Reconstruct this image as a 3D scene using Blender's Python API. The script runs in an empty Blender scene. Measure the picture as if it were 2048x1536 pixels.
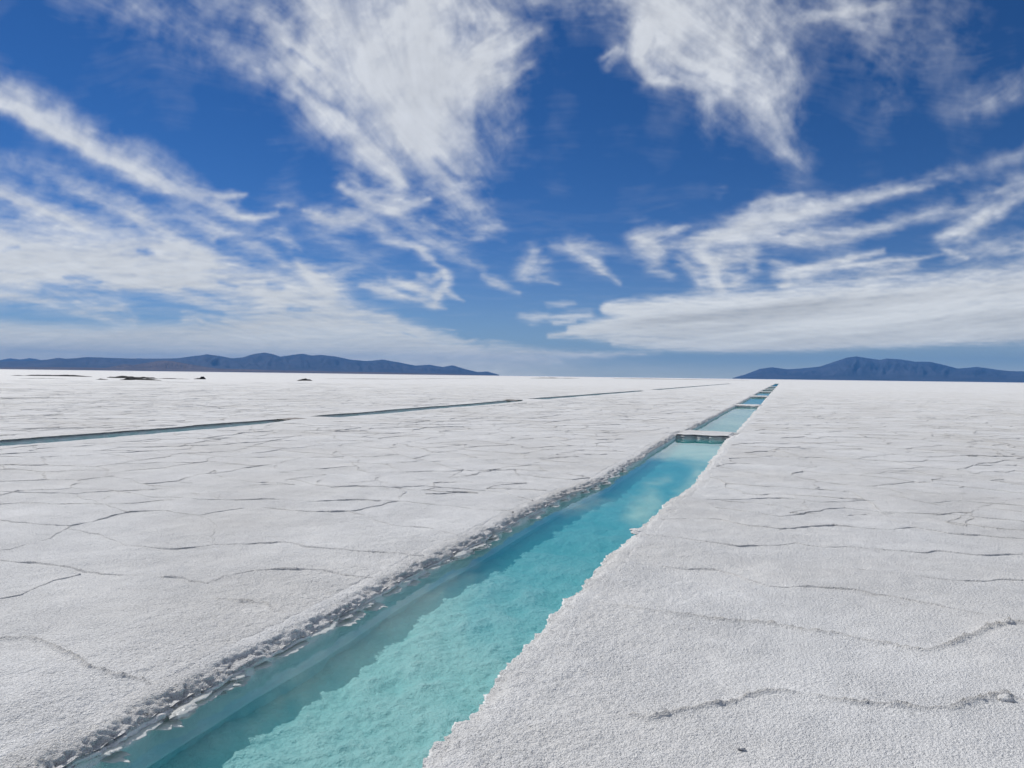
import bpy, math, random
import numpy as np
from mathutils import Matrix, Vector
R = math.radians
scene = bpy.context.scene
COL = scene.collection

# ================= camera, sky, sun, exposure =================
# World frame: X across the brine channel, Y along it, Z up; the photographer stands at the origin.
FPX = 1536.0; EYE = 1.6
HEAD = R(19.46)                       # the view turns this far left of the channel
ROLL = math.atan(27/2048); PITCH = math.atan((768-751.5)/FPX)
def level_ray(px, py):
    x = (px-1024.)/FPX; y = -(py-768.)/FPX
    c, s = math.cos(ROLL), math.sin(ROLL)
    xr = x*c-y*s; yr = x*s+y*c
    return xr, math.cos(PITCH)+yr*math.sin(PITCH), -math.sin(PITCH)+yr*math.cos(PITCH)
def ray(px, py):
    a, b, c = level_ray(px, py)
    return (a*math.cos(HEAD)-b*math.sin(HEAD), a*math.sin(HEAD)+b*math.cos(HEAD), c)
def ground_at(px, py, z=0.):
    d = ray(px, py); t = (z-EYE)/d[2]
    return d[0]*t, d[1]*t
def azel(px, py):                     # azimuth from +Y, clockwise, and elevation
    d = ray(px, py)
    return math.atan2(d[0], d[1]), math.atan2(d[2], math.hypot(d[0], d[1]))

cam = bpy.data.cameras.new('camera'); cam_ob = bpy.data.objects.new('camera', cam); COL.objects.link(cam_ob)
cam.sensor_width = 36; cam.lens = 36*FPX/2048; cam.clip_start = .05; cam.clip_end = 400000
o_ = Vector(ray(1024, 768)).normalized()
r_ = (Vector(ray(1124, 768))-Vector(ray(1024, 768))).normalized()
u_ = r_.cross(o_)
cam_ob.matrix_world = Matrix(((r_.x, u_.x, -o_.x, 0), (r_.y, u_.y, -o_.y, 0), (r_.z, u_.z, -o_.z, EYE), (0, 0, 0, 1)))
scene.camera = cam_ob

SUN_AZ = R(-69.5); SUN_EL = R(44)
SKY_STRENGTH = .10; SUN_STRENGTH = 3.4
scene.view_settings.view_transform = 'Standard'; scene.view_settings.look = 'None'
scene.view_settings.gamma = 1; scene.view_settings.use_curve_mapping = False
scene.view_settings.exposure = 0.08

sun = bpy.data.lights.new('sun', 'SUN'); sun.energy = SUN_STRENGTH; sun.angle = R(.5); sun.color = (1, .965, .91)
sun_ob = bpy.data.objects.new('sun', sun); COL.objects.link(sun_ob)
sd = Vector((math.sin(SUN_AZ)*math.cos(SUN_EL), math.cos(SUN_AZ)*math.cos(SUN_EL), math.sin(SUN_EL)))
sun_ob.rotation_euler = sd.to_track_quat('Z', 'Y').to_euler(); sun_ob.location = sd*50

SKY_TINT = (.15, .38, .65); HORIZON = (5.6, 6.1, 4.9); HORIZON_H = 3.3
CLOUD = (6.7, 6.95, 7.3); CLOUD_LOW = (8.4, 8.0, 6.1)
WATER_ABS = 1.5; WATER_COL = (.0, .965, .965); WATER_MILK = .75
HAZE_DENS = 3.8e-5; HAZE_COL = (.12, .42, 1.0)
FILL_VEIL = (3.4, 3.8, 4.3)
# ---- cloud cover, laid out over the sky directions -------------------------------------------
def vnoise(x, y, seed=0):
    rs = np.random.RandomState(seed); T = rs.rand(256, 256).astype(np.float32)
    xi = np.floor(x).astype(np.int32); yi = np.floor(y).astype(np.int32)
    fx = (x - xi).astype(np.float32); fy = (y - yi).astype(np.float32)
    fx = fx*fx*fx*(fx*(fx*6-15)+10); fy = fy*fy*fy*(fy*(fy*6-15)+10)
    x0 = xi & 255; x1 = (xi+1) & 255; y0 = yi & 255; y1 = (yi+1) & 255
    a = T[y0, x0]; b = T[y0, x1]; c = T[y1, x0]; d = T[y1, x1]
    a += (b-a)*fx; c += (d-c)*fx
    return a+(c-a)*fy
def fbm(x, y, octv=4, seed=0, gain=.5):
    s = 0; a = 1.; t = 0
    for o in range(octv):
        s = s+a*vnoise(x*2**o+17.3*o, y*2**o-9.1*o, seed+o); t += a; a *= gain
    return s/t
def bil(img, x, y):
    h, w = img.shape
    x = np.clip(x, 0, w-1.001); y = np.clip(y, 0, h-1.001)
    xi = x.astype(np.int32); yi = y.astype(np.int32); fx = (x-xi).astype(np.float32); fy = (y-yi).astype(np.float32)
    a = img[yi, xi]; b = img[yi, xi+1]; c = img[yi+1, xi]; d = img[yi+1, xi+1]
    return (a*(1-fx)+b*fx)*(1-fy)+(c*(1-fx)+d*fx)*fy

# strokes: ([(x, y, width, density) ...], side) ; x, y count in 1/1536 rad from the sky's design point
# side > 0: the soft side is above/left of the stroke
STROKES = [
 # high veil, far left
 ([(120,-60,55,.16),(250,10,45,.30),(380,70,48,.26),(480,120,40,.18),(600,160,36,.14)],0),
 ([(380,-40,50,.18),(470,20,40,.2),(580,70,36,.2)],0),
 ([(440,100,22,.2),(520,120,26,.35),(600,150,28,.4)],0),
 # centre plume
 ([(600,-80,76,.75),(660,20,74,.9),(730,110,78,.97),(790,200,80,1.),(850,270,60,.85),(890,340,45,.55),(930,410,36,.3),(950,460,30,.12)],0),
 ([(820,-80,120,.8),(850,20,120,.9),(850,120,110,1.),(840,210,85,1.),(860,280,70,.8),(900,340,50,.5)],0),
 ([(940,-60,70,.5),(960,0,50,.55),(980,20,40,.3)],0),
 ([(880,170,55,.9),(960,120,46,.9),(1020,85,32,.8),(1075,62,16,.55)],0),
 ([(930,190,30,.6),(1010,150,18,.55),(1065,130,9,.45)],0),
 ([(520,20,20,.4),(580,85,22,.85),(630,120,26,.8),(690,170,26,.5)],0),
 ([(560,115,30,.4),(600,150,35,.6),(640,200,36,.75),(680,250,34,.8),(720,300,26,.8),(760,340,18,.8),(790,368,12,.75)],0),
 ([(750,310,25,.8),(785,355,16,.95),(795,368,14,.8)],0),
 ([(830,290,22,.4),(880,350,16,.45),(930,405,14,.35),(985,440,12,.2)],0),
 ([(870,240,40,.6),(930,290,40,.5),(940,350,36,.35),(960,410,30,.2)],0),
 ([(980,160,40,.5),(1010,230,30,.25),(1000,300,30,.15)],0),
 ([(990,30,9,.5),(1000,42,13,.75),(1010,58,6,.4)],0),
 ([(1070,0,12,.35),(1095,-8,12,.4)],0),
 # below the plume
 ([(672,376,8,.6),(710,396,12,.75),(745,412,16,.75),(790,420,20,.85),(840,402,14,.75),(860,398,7,.5)],0),
 ([(705,362,14,.35),(725,385,14,.5),(790,395,14,.65)],0),
 ([(790,425,14,.6),(825,450,14,.45),(850,470,15,.4),(900,500,16,.35),(930,520,14,.2)],0),
 ([(604,428,8,.5),(630,437,16,.85),(660,440,17,.85),(690,436,14,.7),(725,425,12,.5)],0),
 ([(690,430,14,.6),(740,446,14,.65),(780,470,15,.7),(820,488,10,.55),(845,496,8,.5)],0),
 ([(838,498,8,.75),(852,510,10,.75),(868,525,7,.6),(885,540,4,.4)],0),
 ([(850,440,8,.35),(890,460,7,.4),(930,478,9,.35),(960,470,8,.28),(1000,456,9,.25)],0),
 ([(900,430,16,.2),(960,450,18,.25),(1000,460,20,.2)],0),
 ([(890,495,12,.28),(930,520,14,.3),(965,540,9,.25)],0),
 ([(560,400,30,.12),(650,470,30,.2),(740,530,30,.2),(800,560,22,.12)],0),
 # long left streaks
 ([(-120,150,36,.85),(0,208,27,.95),(60,238,24,.95),(140,276,24,.97),(230,322,22,.95),(300,360,19,.85),(345,384,15,.75),(400,396,10,.65),(450,394,7,.55),(492,392,5,.4)],1),
 ([(-40,160,22,.3),(30,185,18,.5),(60,205,30,.3),(170,265,26,.35),(300,315,24,.3),(390,365,20,.28)],0),
 ([(250,335,26,.3),(350,385,20,.45),(420,410,16,.6),(470,430,14,.8),(510,436,9,.85),(550,430,5,.5)],0),
 ([(440,400,10,.6),(475,398,8,.7),(495,394,4,.4)],0),
 ([(-120,355,22,.85),(0,392,17,.9),(60,412,16,.9),(120,440,15,.85),(180,460,12,.7),(250,478,12,.4)],1),
 ([(-60,300,22,.3),(60,335,25,.3),(150,362,26,.38),(230,395,18,.5),(290,430,13,.5)],0),
 ([(130,375,16,.3),(200,405,13,.55),(260,427,12,.72),(320,460,11,.6),(380,488,12,.4)],0),
 ([(20,420,35,.3),(120,460,30,.45),(220,490,26,.5),(330,500,20,.5)],0),
 ([(330,420,20,.3),(400,446,16,.45),(470,478,15,.5),(530,504,12,.5),(590,540,9,.3)],0),
 ([(420,455,14,.35),(500,466,16,.4),(560,468,14,.5),(585,490,12,.45),(600,500,6,.3)],0),
 ([(555,412,6,.4),(575,412,7,.5),(600,412,6,.2)],0),
 ([(410,478,5,.3),(425,480,7,.5),(436,475,5,.3)],0),
 # left bank
 ([(-150,520,70,.75),(0,520,60,.75),(180,530,55,.78),(350,550,45,.75),(480,580,34,.65),(600,600,26,.6)],0),
 ([(-150,470,50,.85),(0,492,38,.9),(80,500,36,.95),(170,515,34,.95),(260,530,32,.95),(340,535,28,.9)],0),
 ([(-150,560,50,.9),(0,545,34,.95),(110,545,30,.97),(200,548,34,.95),(300,560,34,.9),(390,570,28,.85)],0),
 ([(260,480,24,.5),(290,490,22,.65),(330,500,22,.8),(370,500,20,.85),(400,510,20,.9)],0),
 ([(330,500,26,.8),(390,520,26,.9),(440,535,22,.8),(500,550,20,.6),(545,560,22,.6),(590,570,20,.6)],0),
 ([(360,560,18,.8),(420,570,18,.7),(500,580,16,.65),(560,590,18,.75)],0),
 ([(240,560,16,.8),(290,572,14,.9),(350,595,12,.95),(420,614,10,.9),(500,622,14,.7),(560,620,20,.75)],0),
 ([(598,528,10,.8),(615,545,18,.95),(640,570,26,1.),(660,590,28,.95)],0),
 ([(640,575,24,.6),(690,545,14,.35),(720,535,10,.2)],0),
 ([(540,590,24,.7),(600,605,28,.85),(680,620,24,.85),(740,630,14,.8),(790,638,8,.75)],0),
 ([(-80,575,14,.4),(0,590,10,.65),(60,600,9,.6),(130,616,9,.55),(210,636,9,.5),(270,645,8,.4)],0),
 ([(155,608,8,.5),(200,617,11,.6),(245,612,10,.6),(265,632,10,.45)],0),
 ([(365,624,4,.7),(390,625,6,.8),(420,632,8,.9),(470,650,9,.8),(520,662,10,.7)],0),
 ([(370,640,8,.75),(395,635,8,.85),(405,642,6,.7)],0),
 # centre wisps
 ([(722,568,7,.45),(760,572,14,.55),(800,590,10,.4)],0),
 ([(780,558,8,.6),(815,570,9,.8),(850,582,10,.9),(880,590,7,.6)],0),
 ([(750,580,10,.45),(800,592,9,.5),(840,600,8,.6),(870,612,6,.6),(892,617,3,.4)],0),
 ([(835,552,6,.5),(860,560,7,.6),(885,548,9,.75),(896,560,8,.6),(880,585,12,.8),(868,605,8,.6)],0),
 ([(890,575,7,.55),(905,590,6,.6),(925,600,3,.4)],0),
 ([(960,552,5,.4),(985,562,10,.55),(1010,576,8,.5),(1040,588,5,.4)],0),
 ([(1066,508,12,.7),(1060,528,17,.85),(1047,545,13,.75),(1080,525,14,.7),(1098,522,6,.4)],0),
 ([(1075,556,4,.4),(1112,567,4,.4)],0),
 ([(1106,492,6,.55),(1140,497,11,.7),(1160,508,11,.75),(1185,525,9,.75),(1212,545,6,.65),(1238,566,3,.4)],0),
 ([(1145,490,8,.6),(1175,488,7,.55),(1205,498,6,.4),(1245,505,6,.2)],0),
 ([(1262,478,7,.7),(1290,478,14,.9),(1320,466,10,.85),(1350,460,7,.75),(1378,452,4,.45)],0),
 ([(1285,490,16,.85),(1305,505,15,.85),(1315,522,10,.7),(1300,535,8,.5),(1340,552,7,.45)],0),
 ([(1320,500,14,.6),(1345,490,12,.35),(1360,510,14,.3)],0),
 # right cluster
 ([(1370,490,10,.7),(1410,482,20,.9),(1470,462,22,.95),(1540,438,26,.95),(1610,424,22,.9),(1680,408,18,.8),(1740,390,13,.8),(1800,378,9,.7),(1860,368,6,.4)],0),
 ([(1500,470,26,.75),(1580,470,26,.8),(1640,480,20,.75),(1700,470,16,.75),(1770,458,14,.7),(1840,430,14,.45),(1880,415,12,.25)],0),
 ([(1508,412,6,.5),(1550,402,9,.6),(1600,393,6,.45)],0),
 ([(1400,505,18,.8),(1430,530,20,.85),(1430,560,20,.85),(1440,580,16,.8)],0),
 ([(1450,520,24,.75),(1490,510,22,.65),(1510,540,14,.5),(1470,560,18,.7)],0),
 ([(1365,525,10,.55),(1390,545,12,.5),(1400,570,10,.5)],0),
 ([(1550,550,10,.5),(1585,548,10,.7),(1640,532,9,.75),(1700,515,8,.8),(1765,504,6,.6)],0),
 ([(1600,556,10,.65),(1680,535,8,.75),(1760,528,8,.8),(1835,518,5,.6),(1880,508,4,.35)],0),
 ([(1720,560,14,.65),(1780,548,12,.7),(1830,530,9,.5)],0),
 ([(1545,525,10,.5),(1575,540,12,.55),(1570,570,14,.6)],0),
 ([(1885,475,14,.6),(1925,465,20,.85),(1965,438,18,.9),(2010,412,16,.7),(2060,385,16,.55)],0),
 ([(1870,420,20,.3),(1920,420,24,.45),(1980,395,22,.45),(2060,360,22,.4)],0),
 ([(1900,515,14,.3),(1970,505,18,.5),(2060,485,22,.6)],0),
 ([(1890,500,8,.4),(1930,518,6,.45)],0),
 # right bank
 ([(1215,618,13,.95),(1270,622,22,1.),(1350,630,34,1.),(1450,630,44,1.),(1600,625,54,1.),(1750,620,58,1.),(1900,612,64,1.),(2200,590,80,1.)],2),
 ([(1140,660,8,.9),(1200,655,14,1.),(1300,655,24,1.),(1420,662,26,1.),(1600,666,24,1.),(1750,660,22,1.),(1900,652,24,1.),(2200,630,30,1.)],2),
 ([(1096,672,4,.75),(1150,668,7,.85),(1220,674,10,.8),(1330,685,9,.8),(1450,692,7,.75),(1600,692,6,.6)],0),
 ([(1043,632,5,.55),(1070,634,7,.8),(1092,634,5,.65),(1065,644,5,.45)],0),
 ([(1105,638,5,.5),(1140,632,6,.7),(1180,630,6,.65)],0),
 ([(1110,646,4,.6),(1150,644,4,.6)],0),
 ([(1098,610,3,.3),(1125,609,4,.5),(1148,607,3,.3)],0),
 ([(1230,684,10,.7),(1330,690,10,.9),(1450,690,14,.95),(1600,684,18,.97),(1750,674,20,.97),(1900,662,24,.97),(2200,640,34,.97)],2),
 # low streaks
 ([(780,640,14,.4),(840,665,14,.65),(900,678,10,.7),(925,684,5,.5)],0),
 ([(985,690,8,.5),(1040,700,8,.65),(1100,708,8,.75),(1180,710,7,.75),(1260,708,6,.6),(1320,704,5,.3)],0),
 ([(850,700,10,.6),(950,706,10,.75),(1040,716,10,.65),(1120,722,6,.4)],0),
 ([(1060,722,3,.35),(1100,727,3,.35)],0),
 # upper right cloud
 ([(1180,-40,60,.5),(1240,-30,60,.7),(1330,20,52,.95),(1400,70,62,.88),(1450,110,60,.68),(1500,140,54,.5)],0),
 ([(1300,40,36,.9),(1285,80,28,.9),(1275,110,20,.85),(1285,135,18,.8),(1300,165,14,.75),(1345,168,9,.6),(1390,180,7,.4)],0),
 ([(1330,110,34,.8),(1390,140,30,.7),(1450,150,34,.65)],0),
 ([(1450,-60,90,.7),(1480,30,80,.58),(1540,70,58,.48),(1570,130,42,.46),(1565,190,32,.45),(1560,240,24,.32),(1572,300,18,.16)],0),
 ([(1400,140,24,.4),(1410,190,22,.32),(1408,230,18,.24),(1420,290,16,.12)],0),
 ([(1450,170,20,.4),(1485,210,18,.34),(1520,250,16,.26),(1560,300,14,.2),(1590,328,16,.14)],0),
 ([(1520,190,32,.4),(1555,240,26,.36),(1580,300,20,.2)],0),
 ([(1380,150,70,.2),(1480,200,70,.22),(1560,280,50,.14),(1590,340,40,.1)],0),
 ([(1590,36,14,.45),(1640,32,10,.6),(1690,22,9,.7),(1740,12,9,.65),(1800,-4,12,.4)],0),
 ([(1620,-40,60,.5),(1660,0,46,.45),(1740,40,40,.3),(1820,60,50,.2)],0),
 ([(1207,115,7,.45),(1232,100,9,.55),(1215,135,8,.3)],0),
 ([(1720,60,50,.2),(1790,130,60,.2),(1770,220,50,.13)],0),
 ([(1900,40,70,.16),(1920,130,60,.12)],0),
 ([(1900,230,24,.15),(1970,210,26,.3),(2040,170,26,.32),(2140,110,30,.35)],0),
 ([(1750,385,14,.1),(1880,355,14,.22),(1980,330,15,.26),(2100,290,18,.3)],0),
 ([(1560,310,12,.15),(1600,330,16,.18)],0),
 ([(1440,390,10,.1),(1450,380,14,.12)],0),
 # beyond the frame
 ([(-700,100,90,.7),(-400,260,70,.8),(-150,330,40,.6)],0),
 ([(-700,520,90,.9),(-400,520,80,.9),(-150,520,50,.9)],0),
 ([(300,-500,140,.7),(600,-300,130,.8),(800,-120,110,.8)],0),
 ([(1300,-500,130,.7),(1380,-300,120,.7),(1440,-120,100,.8)],0),
 ([(2200,440,60,.7),(2500,340,80,.7),(2800,240,80,.6)],0),
 ([(2200,600,80,1.),(2500,570,90,.9),(2800,560,90,.7)],0),
]
HOLES = [
 ([(90,574,8,.5),(170,582,12,.6),(240,592,10,.5)],0),
 ([(250,592,10,.8),(310,602,17,.95),(380,616,14,.9),(440,630,10,.7)],0),
 ([(130,552,5,.5),(165,556,6,.6),(200,562,5,.5)],0),
 ([(280,500,6,.6),(292,502,7,.75),(306,505,5,.5)],0),
 ([(0,635,7,.6),(60,634,7,.5)],0),
 ([(180,628,5,.4),(270,628,6,.6)],0),
 ([(415,640,4,.6),(440,648,8,.85),(465,652,5,.6)],0),
 ([(370,575,6,.5),(420,592,6,.55),(460,605,5,.4)],0),
 ([(440,565,5,.5),(470,575,5,.5)],0),
 ([(535,570,7,.5),(560,575,7,.5)],0),
 ([(580,618,5,.5),(620,622,5,.4)],0),
 ([(0,508,4,.3),(40,500,4,.35)],0),
 ([(1560,470,4,.4),(1620,452,6,.4),(1690,440,6,.45)],0),
 ([(1150,700,5,.3),(1250,698,4,.4)],0),
 ([(1530,500,10,.5),(1590,510,10,.6),(1650,505,8,.5)],0),
 ([(1490,545,7,.4),(1530,560,10,.5),(1550,572,7,.5)],0),
 ([(600,165,7,.4),(640,190,7,.35),(690,230,6,.3)],0),
 ([(590,100,5,.4),(640,140,6,.4)],0),
 ([(870,320,8,.4),(920,360,8,.45)],0),
 ([(930,70,16,.35),(960,50,12,.35)],0),
 ([(1350,140,8,.35),(1400,155,8,.35)],0),
 ([(1590,90,8,.4),(1620,120,20,.7)],0),
 ([(1460,140,12,.3),(1470,165,14,.3)],0),
]
def cloud_field():
    """density and brightness over the design plane x -800..2850, y -720..760 in steps of 2"""
    ST = 2.
    xs = np.arange(-800, 2850, ST, dtype=np.float32); ys = np.arange(-720, 762, ST, dtype=np.float32)
    X, Y = np.meshgrid(xs, ys)
    # ragged edges: look the strokes up at shifted places, less so towards the horizon
    near = np.clip((760-Y)/420, .12, 1.)
    s = near*.85
    wx = (fbm(X/100, Y/100*1.2/near**.5, 4, 1)-.5)*36*s+(fbm(X/20, Y/20/near**.6, 3, 5)-.5)*9*s**.6
    wy = (fbm(X/100, Y/100*1.2/near**.5, 4, 11)-.5)*30*s+(fbm(X/20, Y/20/near**.6, 3, 15)-.5)*7*s**.8
    XW = X+wx; YW = Y+wy
    def lay(strokes, flow=None):
        M = np.zeros_like(X)
        for pts, side in strokes:
            D = np.zeros_like(X[:0, :0]); P = np.array(pts, np.float32)
            if 1000 < P[0, 0] < 1360 and 440 < P[0, 1] < 640 and P[:, 0].max() < 1420: P[:, 2] = P[:, 2]*1.3+1; P[:, 3] *= .84
            m = P[:, 2].max()*4+45
            i0, i1 = np.searchsorted(xs, [P[:, 0].min()-m, P[:, 0].max()+m]); j0, j1 = np.searchsorted(ys, [P[:, 1].min()-m, P[:, 1].max()+m])
            if i1 <= i0 or j1 <= j0: continue
            x = XW[j0:j1, i0:i1]; y = YW[j0:j1, i0:i1]
            D = np.zeros_like(x); FX = np.zeros_like(x); FY = np.zeros_like(x)
            for a, b in zip(P[:-1], P[1:]):
                d = b[:2]-a[:2]; L = float(np.hypot(*d))+1e-6
                t = np.clip(((x-a[0])*d[0]+(y-a[1])*d[1])/(L*L), 0, 1)
                qx = x-a[0]-t*d[0]; qy = y-a[1]-t*d[1]
                w = a[2]+(b[2]-a[2])*t; amp = a[3]+(b[3]-a[3])*t
                if side == 1:
                    up = (qx*d[1]-qy*d[0])/L
                    w = w*np.where(up > 0, 1.25, .62)
                r2 = (qx*qx+qy*qy)/(w*w)
                if side == 2: e = amp*np.exp(-r2**2.2*.6)
                else: e = amp*(.9*np.exp(-r2**.95*.85)+.1*np.exp(-r2*.25))
                k = e > D
                D = np.where(k, e, D)
                FX += e*e*(d[0]*d[0]-d[1]*d[1])/(L*L); FY += e*e*2*d[0]*d[1]/(L*L)
            M[j0:j1, i0:i1] = 1-(1-M[j0:j1, i0:i1])*(1-D)
            if flow is not None:
                flow[0][j0:j1, i0:i1] += FX; flow[1][j0:j1, i0:i1] += FY
        return M
    flow = [np.full_like(X, .02), np.zeros_like(X)]
    M = lay(STROKES, flow)
    M *= 1-.85*lay(HOLES)
    # fibres: noise drawn out along the run of the clouds
    ang = .5*np.arctan2(flow[1], flow[0])+(fbm(X/120, Y/120, 3, 31)-.5)*1.1
    cx = np.cos(ang).astype(np.float32); sy = np.sin(ang).astype(np.float32)
    J, I = np.meshgrid(np.arange(len(ys), dtype=np.float32), np.arange(len(xs), dtype=np.float32), indexing='ij')
    rs = np.random.RandomState(4)
    n0 = rs.rand(*X.shape).astype(np.float32)*.9+vnoise(X/5, Y/(5*near**.6), 41)*.7+vnoise(X/12, Y/(12*near**.6), 42)*.45
    def smear(n0, half, step, ang):
        fib = np.zeros_like(X); tw = 0
        cx = np.cos(ang).astype(np.float32)*np.sqrt(near)*step; sy = np.sin(ang).astype(np.float32)*np.sqrt(near)*step
        for k in range(-half, half+1):
            w = np.exp(-(k/(half*.55))**2); tw += w
            fib += w*bil(n0, I+cx*k, J+sy*k)
        fib /= tw
        return (fib-fib.mean())/fib.std()
    fib = smear(n0.astype(np.float32), 18, 1.6, ang)
    n1 = vnoise(X/11, Y/(11*near**.6), 44)+vnoise(X/26, Y/(26*near**.6), 45)
    fib2 = smear(n1.astype(np.float32), 14, 3.4, ang)
    pat = fbm(X/70, Y/(70*near), 4, 61); pat = (pat-pat.mean())/pat.std()
    puff = fbm(X/26, Y/(26*near**.7), 5, 71, .6); puff = (puff-puff.mean())/puff.std()
    fine = fib*.11+fib2*.24+puff*.42+pat*.34
    edge = 4*M*(1-M)
    D = M*(1+.12*fine*(1-.5*M))+.11*edge*fine
    D = np.clip(D, 0, 1)
    D = np.clip((D-.02)/.98, 0, 1)**1.22
    # thin veil low down, thicker to the left
    top = np.interp(X+12*(wx+fib2*2), [-800, 0, 200, 400, 520, 600, 700, 800, 900, 1000, 1150, 1400], [640, 640, 648, 642, 630, 622, 622, 640, 668, 690, 705, 730])
    lowl = np.clip((YW-top+10)/34, 0, 1); lowl = lowl*lowl*(3-2*lowl)
    veil = lowl*np.interp(X, [850, 1000, 1200], [.90, .78, .25])*(1+.05*fine+.04*pat)
    veil2 = np.exp(-((Y-752)/26)**2)*.5*np.clip((1120-X)/300, 0, 1)
    D = 1-(1-D)*(1-np.clip(veil, 0, .97))*(1-veil2)
    D = np.clip(D+.03*np.clip(pat*.6+fib*.25, -.5, 2)*(Y < 640), 0, .97)
    D = D*np.where(Y < 430, .93, .93+.07*np.clip((Y-430)/100, 0, 1))
    # grey undersides
    B = 1+.012*fib+.02*fib2+.02*puff
    bank = np.exp(-((Y-640)/55)**2)*np.clip((X-1150)/150, 0, 1)
    g = fbm(X/260+Y/70, Y/26+X/300, 4, 81); g = (g-g.mean())/g.std()
    B -= bank*np.clip(.10+.10*g, 0, .3)
    B -= .05*np.clip(g, -1, 2)*np.clip((Y-450)/150, 0, 1)
    B += .30*np.exp(-np.clip(752-Y, 0, 900)/75)-.06*np.clip((Y-600)/90, 0, 1)*(X < 1100)
    core = np.exp(-(((X-850)/130)**2+((Y-170)/110)**2))
    B -= .05*core
    return xs, ys, D.astype(np.float32), np.clip(B, .6, 1.6).astype(np.float32)

# ---- spread the cover over azimuth/elevation and hang it in the world --------------------------
def sky_map():
    xs, ys, D, B = cloud_field()
    W, Hh = 1920, 800
    az = (np.arange(W, dtype=np.float64)+.5)/W*R(96)-R(48); el = (np.arange(Hh, dtype=np.float64)+.5)/Hh*R(40)
    A, E = np.meshgrid(az, el)
    X = np.sin(A)*np.cos(E); Y = np.cos(A)*np.cos(E); Z = np.sin(E)
    f = Y*math.cos(PITCH)-Z*math.sin(PITCH); up = Y*math.sin(PITCH)+Z*math.cos(PITCH)
    c, s = math.cos(ROLL), math.sin(ROLL)
    xi = (X*c+up*s)/f; yi = (-X*s+up*c)/f
    px = 1024+xi*FPX; py = 768-yi*FPX
    gx = ((px-xs[0])/2).astype(np.float32); gy = ((py-ys[0])/2).astype(np.float32)
    d = bil(D, gx, gy); b = bil(B, gx, gy)
    img = bpy.data.images.new('cloud_cover', W, Hh, alpha=False, float_buffer=True)
    img.colorspace_settings.name = 'Non-Color'
    p = np.ones((Hh, W, 4), np.float32); p[..., 0] = d; p[..., 1] = b; p[..., 2] = 0
    img.pixels.foreach_set(p.ravel()); img.update(); img.pack()
    return img

world = bpy.data.worlds.new('World'); scene.world = world; world.use_nodes = True
nt = world.node_tree; nt.nodes.clear(); N = nt.nodes; L = nt.links
def wn(t, **k):
    n = N.new(t)
    for a, v in k.items(): setattr(n, a, v)
    return n
def wmath(op, a, b=None):
    n = wn('ShaderNodeMath', operation=op)
    for i, v in enumerate((a, b)):
        if v is None: continue
        if hasattr(v, 'links'): L.new(v, n.inputs[i])
        else: n.inputs[i].default_value = v
    return n.outputs[0]
sky = wn('ShaderNodeTexSky', sky_type='NISHITA', sun_disc=False, sun_elevation=SUN_EL, sun_rotation=SUN_AZ % (2*math.pi), altitude=3450, air_density=1.0, dust_density=.3, ozone_density=2.5)
tc = wn('ShaderNodeTexCoord'); sp = wn('ShaderNodeSeparateXYZ'); L.new(tc.outputs['Generated'], sp.inputs[0])
a_ = wmath('ADD', wmath('ARCTAN2', sp.outputs[0], sp.outputs[1]), HEAD)
e_ = wmath('ARCSINE', sp.outputs[2])
uv = wn('ShaderNodeCombineXYZ')
L.new(wmath('ADD', wmath('DIVIDE', a_, R(96)), .5), uv.inputs[0]); L.new(wmath('DIVIDE', e_, R(40)), uv.inputs[1])
it = wn('ShaderNodeTexImage', image=sky_map(), interpolation='Cubic', extension='MIRROR'); L.new(uv.outputs[0], it.inputs[0])
sc = wn('ShaderNodeSeparateColor'); L.new(it.outputs[0], sc.inputs[0])
hs = wn('ShaderNodeMix', data_type='RGBA', blend_type='MULTIPLY'); hs.inputs[0].default_value = 1; hs.inputs[7].default_value = (*SKY_TINT, 1)
L.new(sky.outputs[0], hs.inputs[6])
low = wmath('MULTIPLY', wmath('EXPONENT', wmath('DIVIDE', wmath('MAXIMUM', e_, 0.), -R(HORIZON_H))), .92)
hm = wn('ShaderNodeMix', data_type='RGBA'); L.new(low, hm.inputs[0]); L.new(hs.outputs[2], hm.inputs[6]); hm.inputs[7].default_value = (*HORIZON, 1)
lc = wn('ShaderNodeMix', data_type='RGBA'); L.new(low, lc.inputs[0]); lc.inputs[6].default_value = (*CLOUD, 1); lc.inputs[7].default_value = (*CLOUD_LOW, 1)
cl = wn('ShaderNodeVectorMath', operation='SCALE'); L.new(lc.outputs[2], cl.inputs[0]); L.new(sc.outputs[1], cl.inputs['Scale'])
mx = wn('ShaderNodeMix', data_type='RGBA'); L.new(sc.outputs[0], mx.inputs[0]); L.new(hm.outputs[2], mx.inputs[6]); L.new(cl.outputs[0], mx.inputs[7])
# unseen bright veil high overhead, added to fill the shadows
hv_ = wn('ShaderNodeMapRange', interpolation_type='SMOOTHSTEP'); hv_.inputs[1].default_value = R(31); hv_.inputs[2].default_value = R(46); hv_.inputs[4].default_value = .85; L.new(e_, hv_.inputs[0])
mv = wn('ShaderNodeMix', data_type='RGBA'); L.new(hv_.outputs[0], mv.inputs[0]); L.new(mx.outputs[2], mv.inputs[6]); mv.inputs[7].default_value = (*FILL_VEIL, 1); mx = mv
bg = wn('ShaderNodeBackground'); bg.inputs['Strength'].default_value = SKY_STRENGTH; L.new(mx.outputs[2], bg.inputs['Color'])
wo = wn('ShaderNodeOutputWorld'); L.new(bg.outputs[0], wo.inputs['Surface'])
world.cycles.sampling_method = 'MANUAL'; world.cycles.sample_map_resolution = 1024

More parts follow.
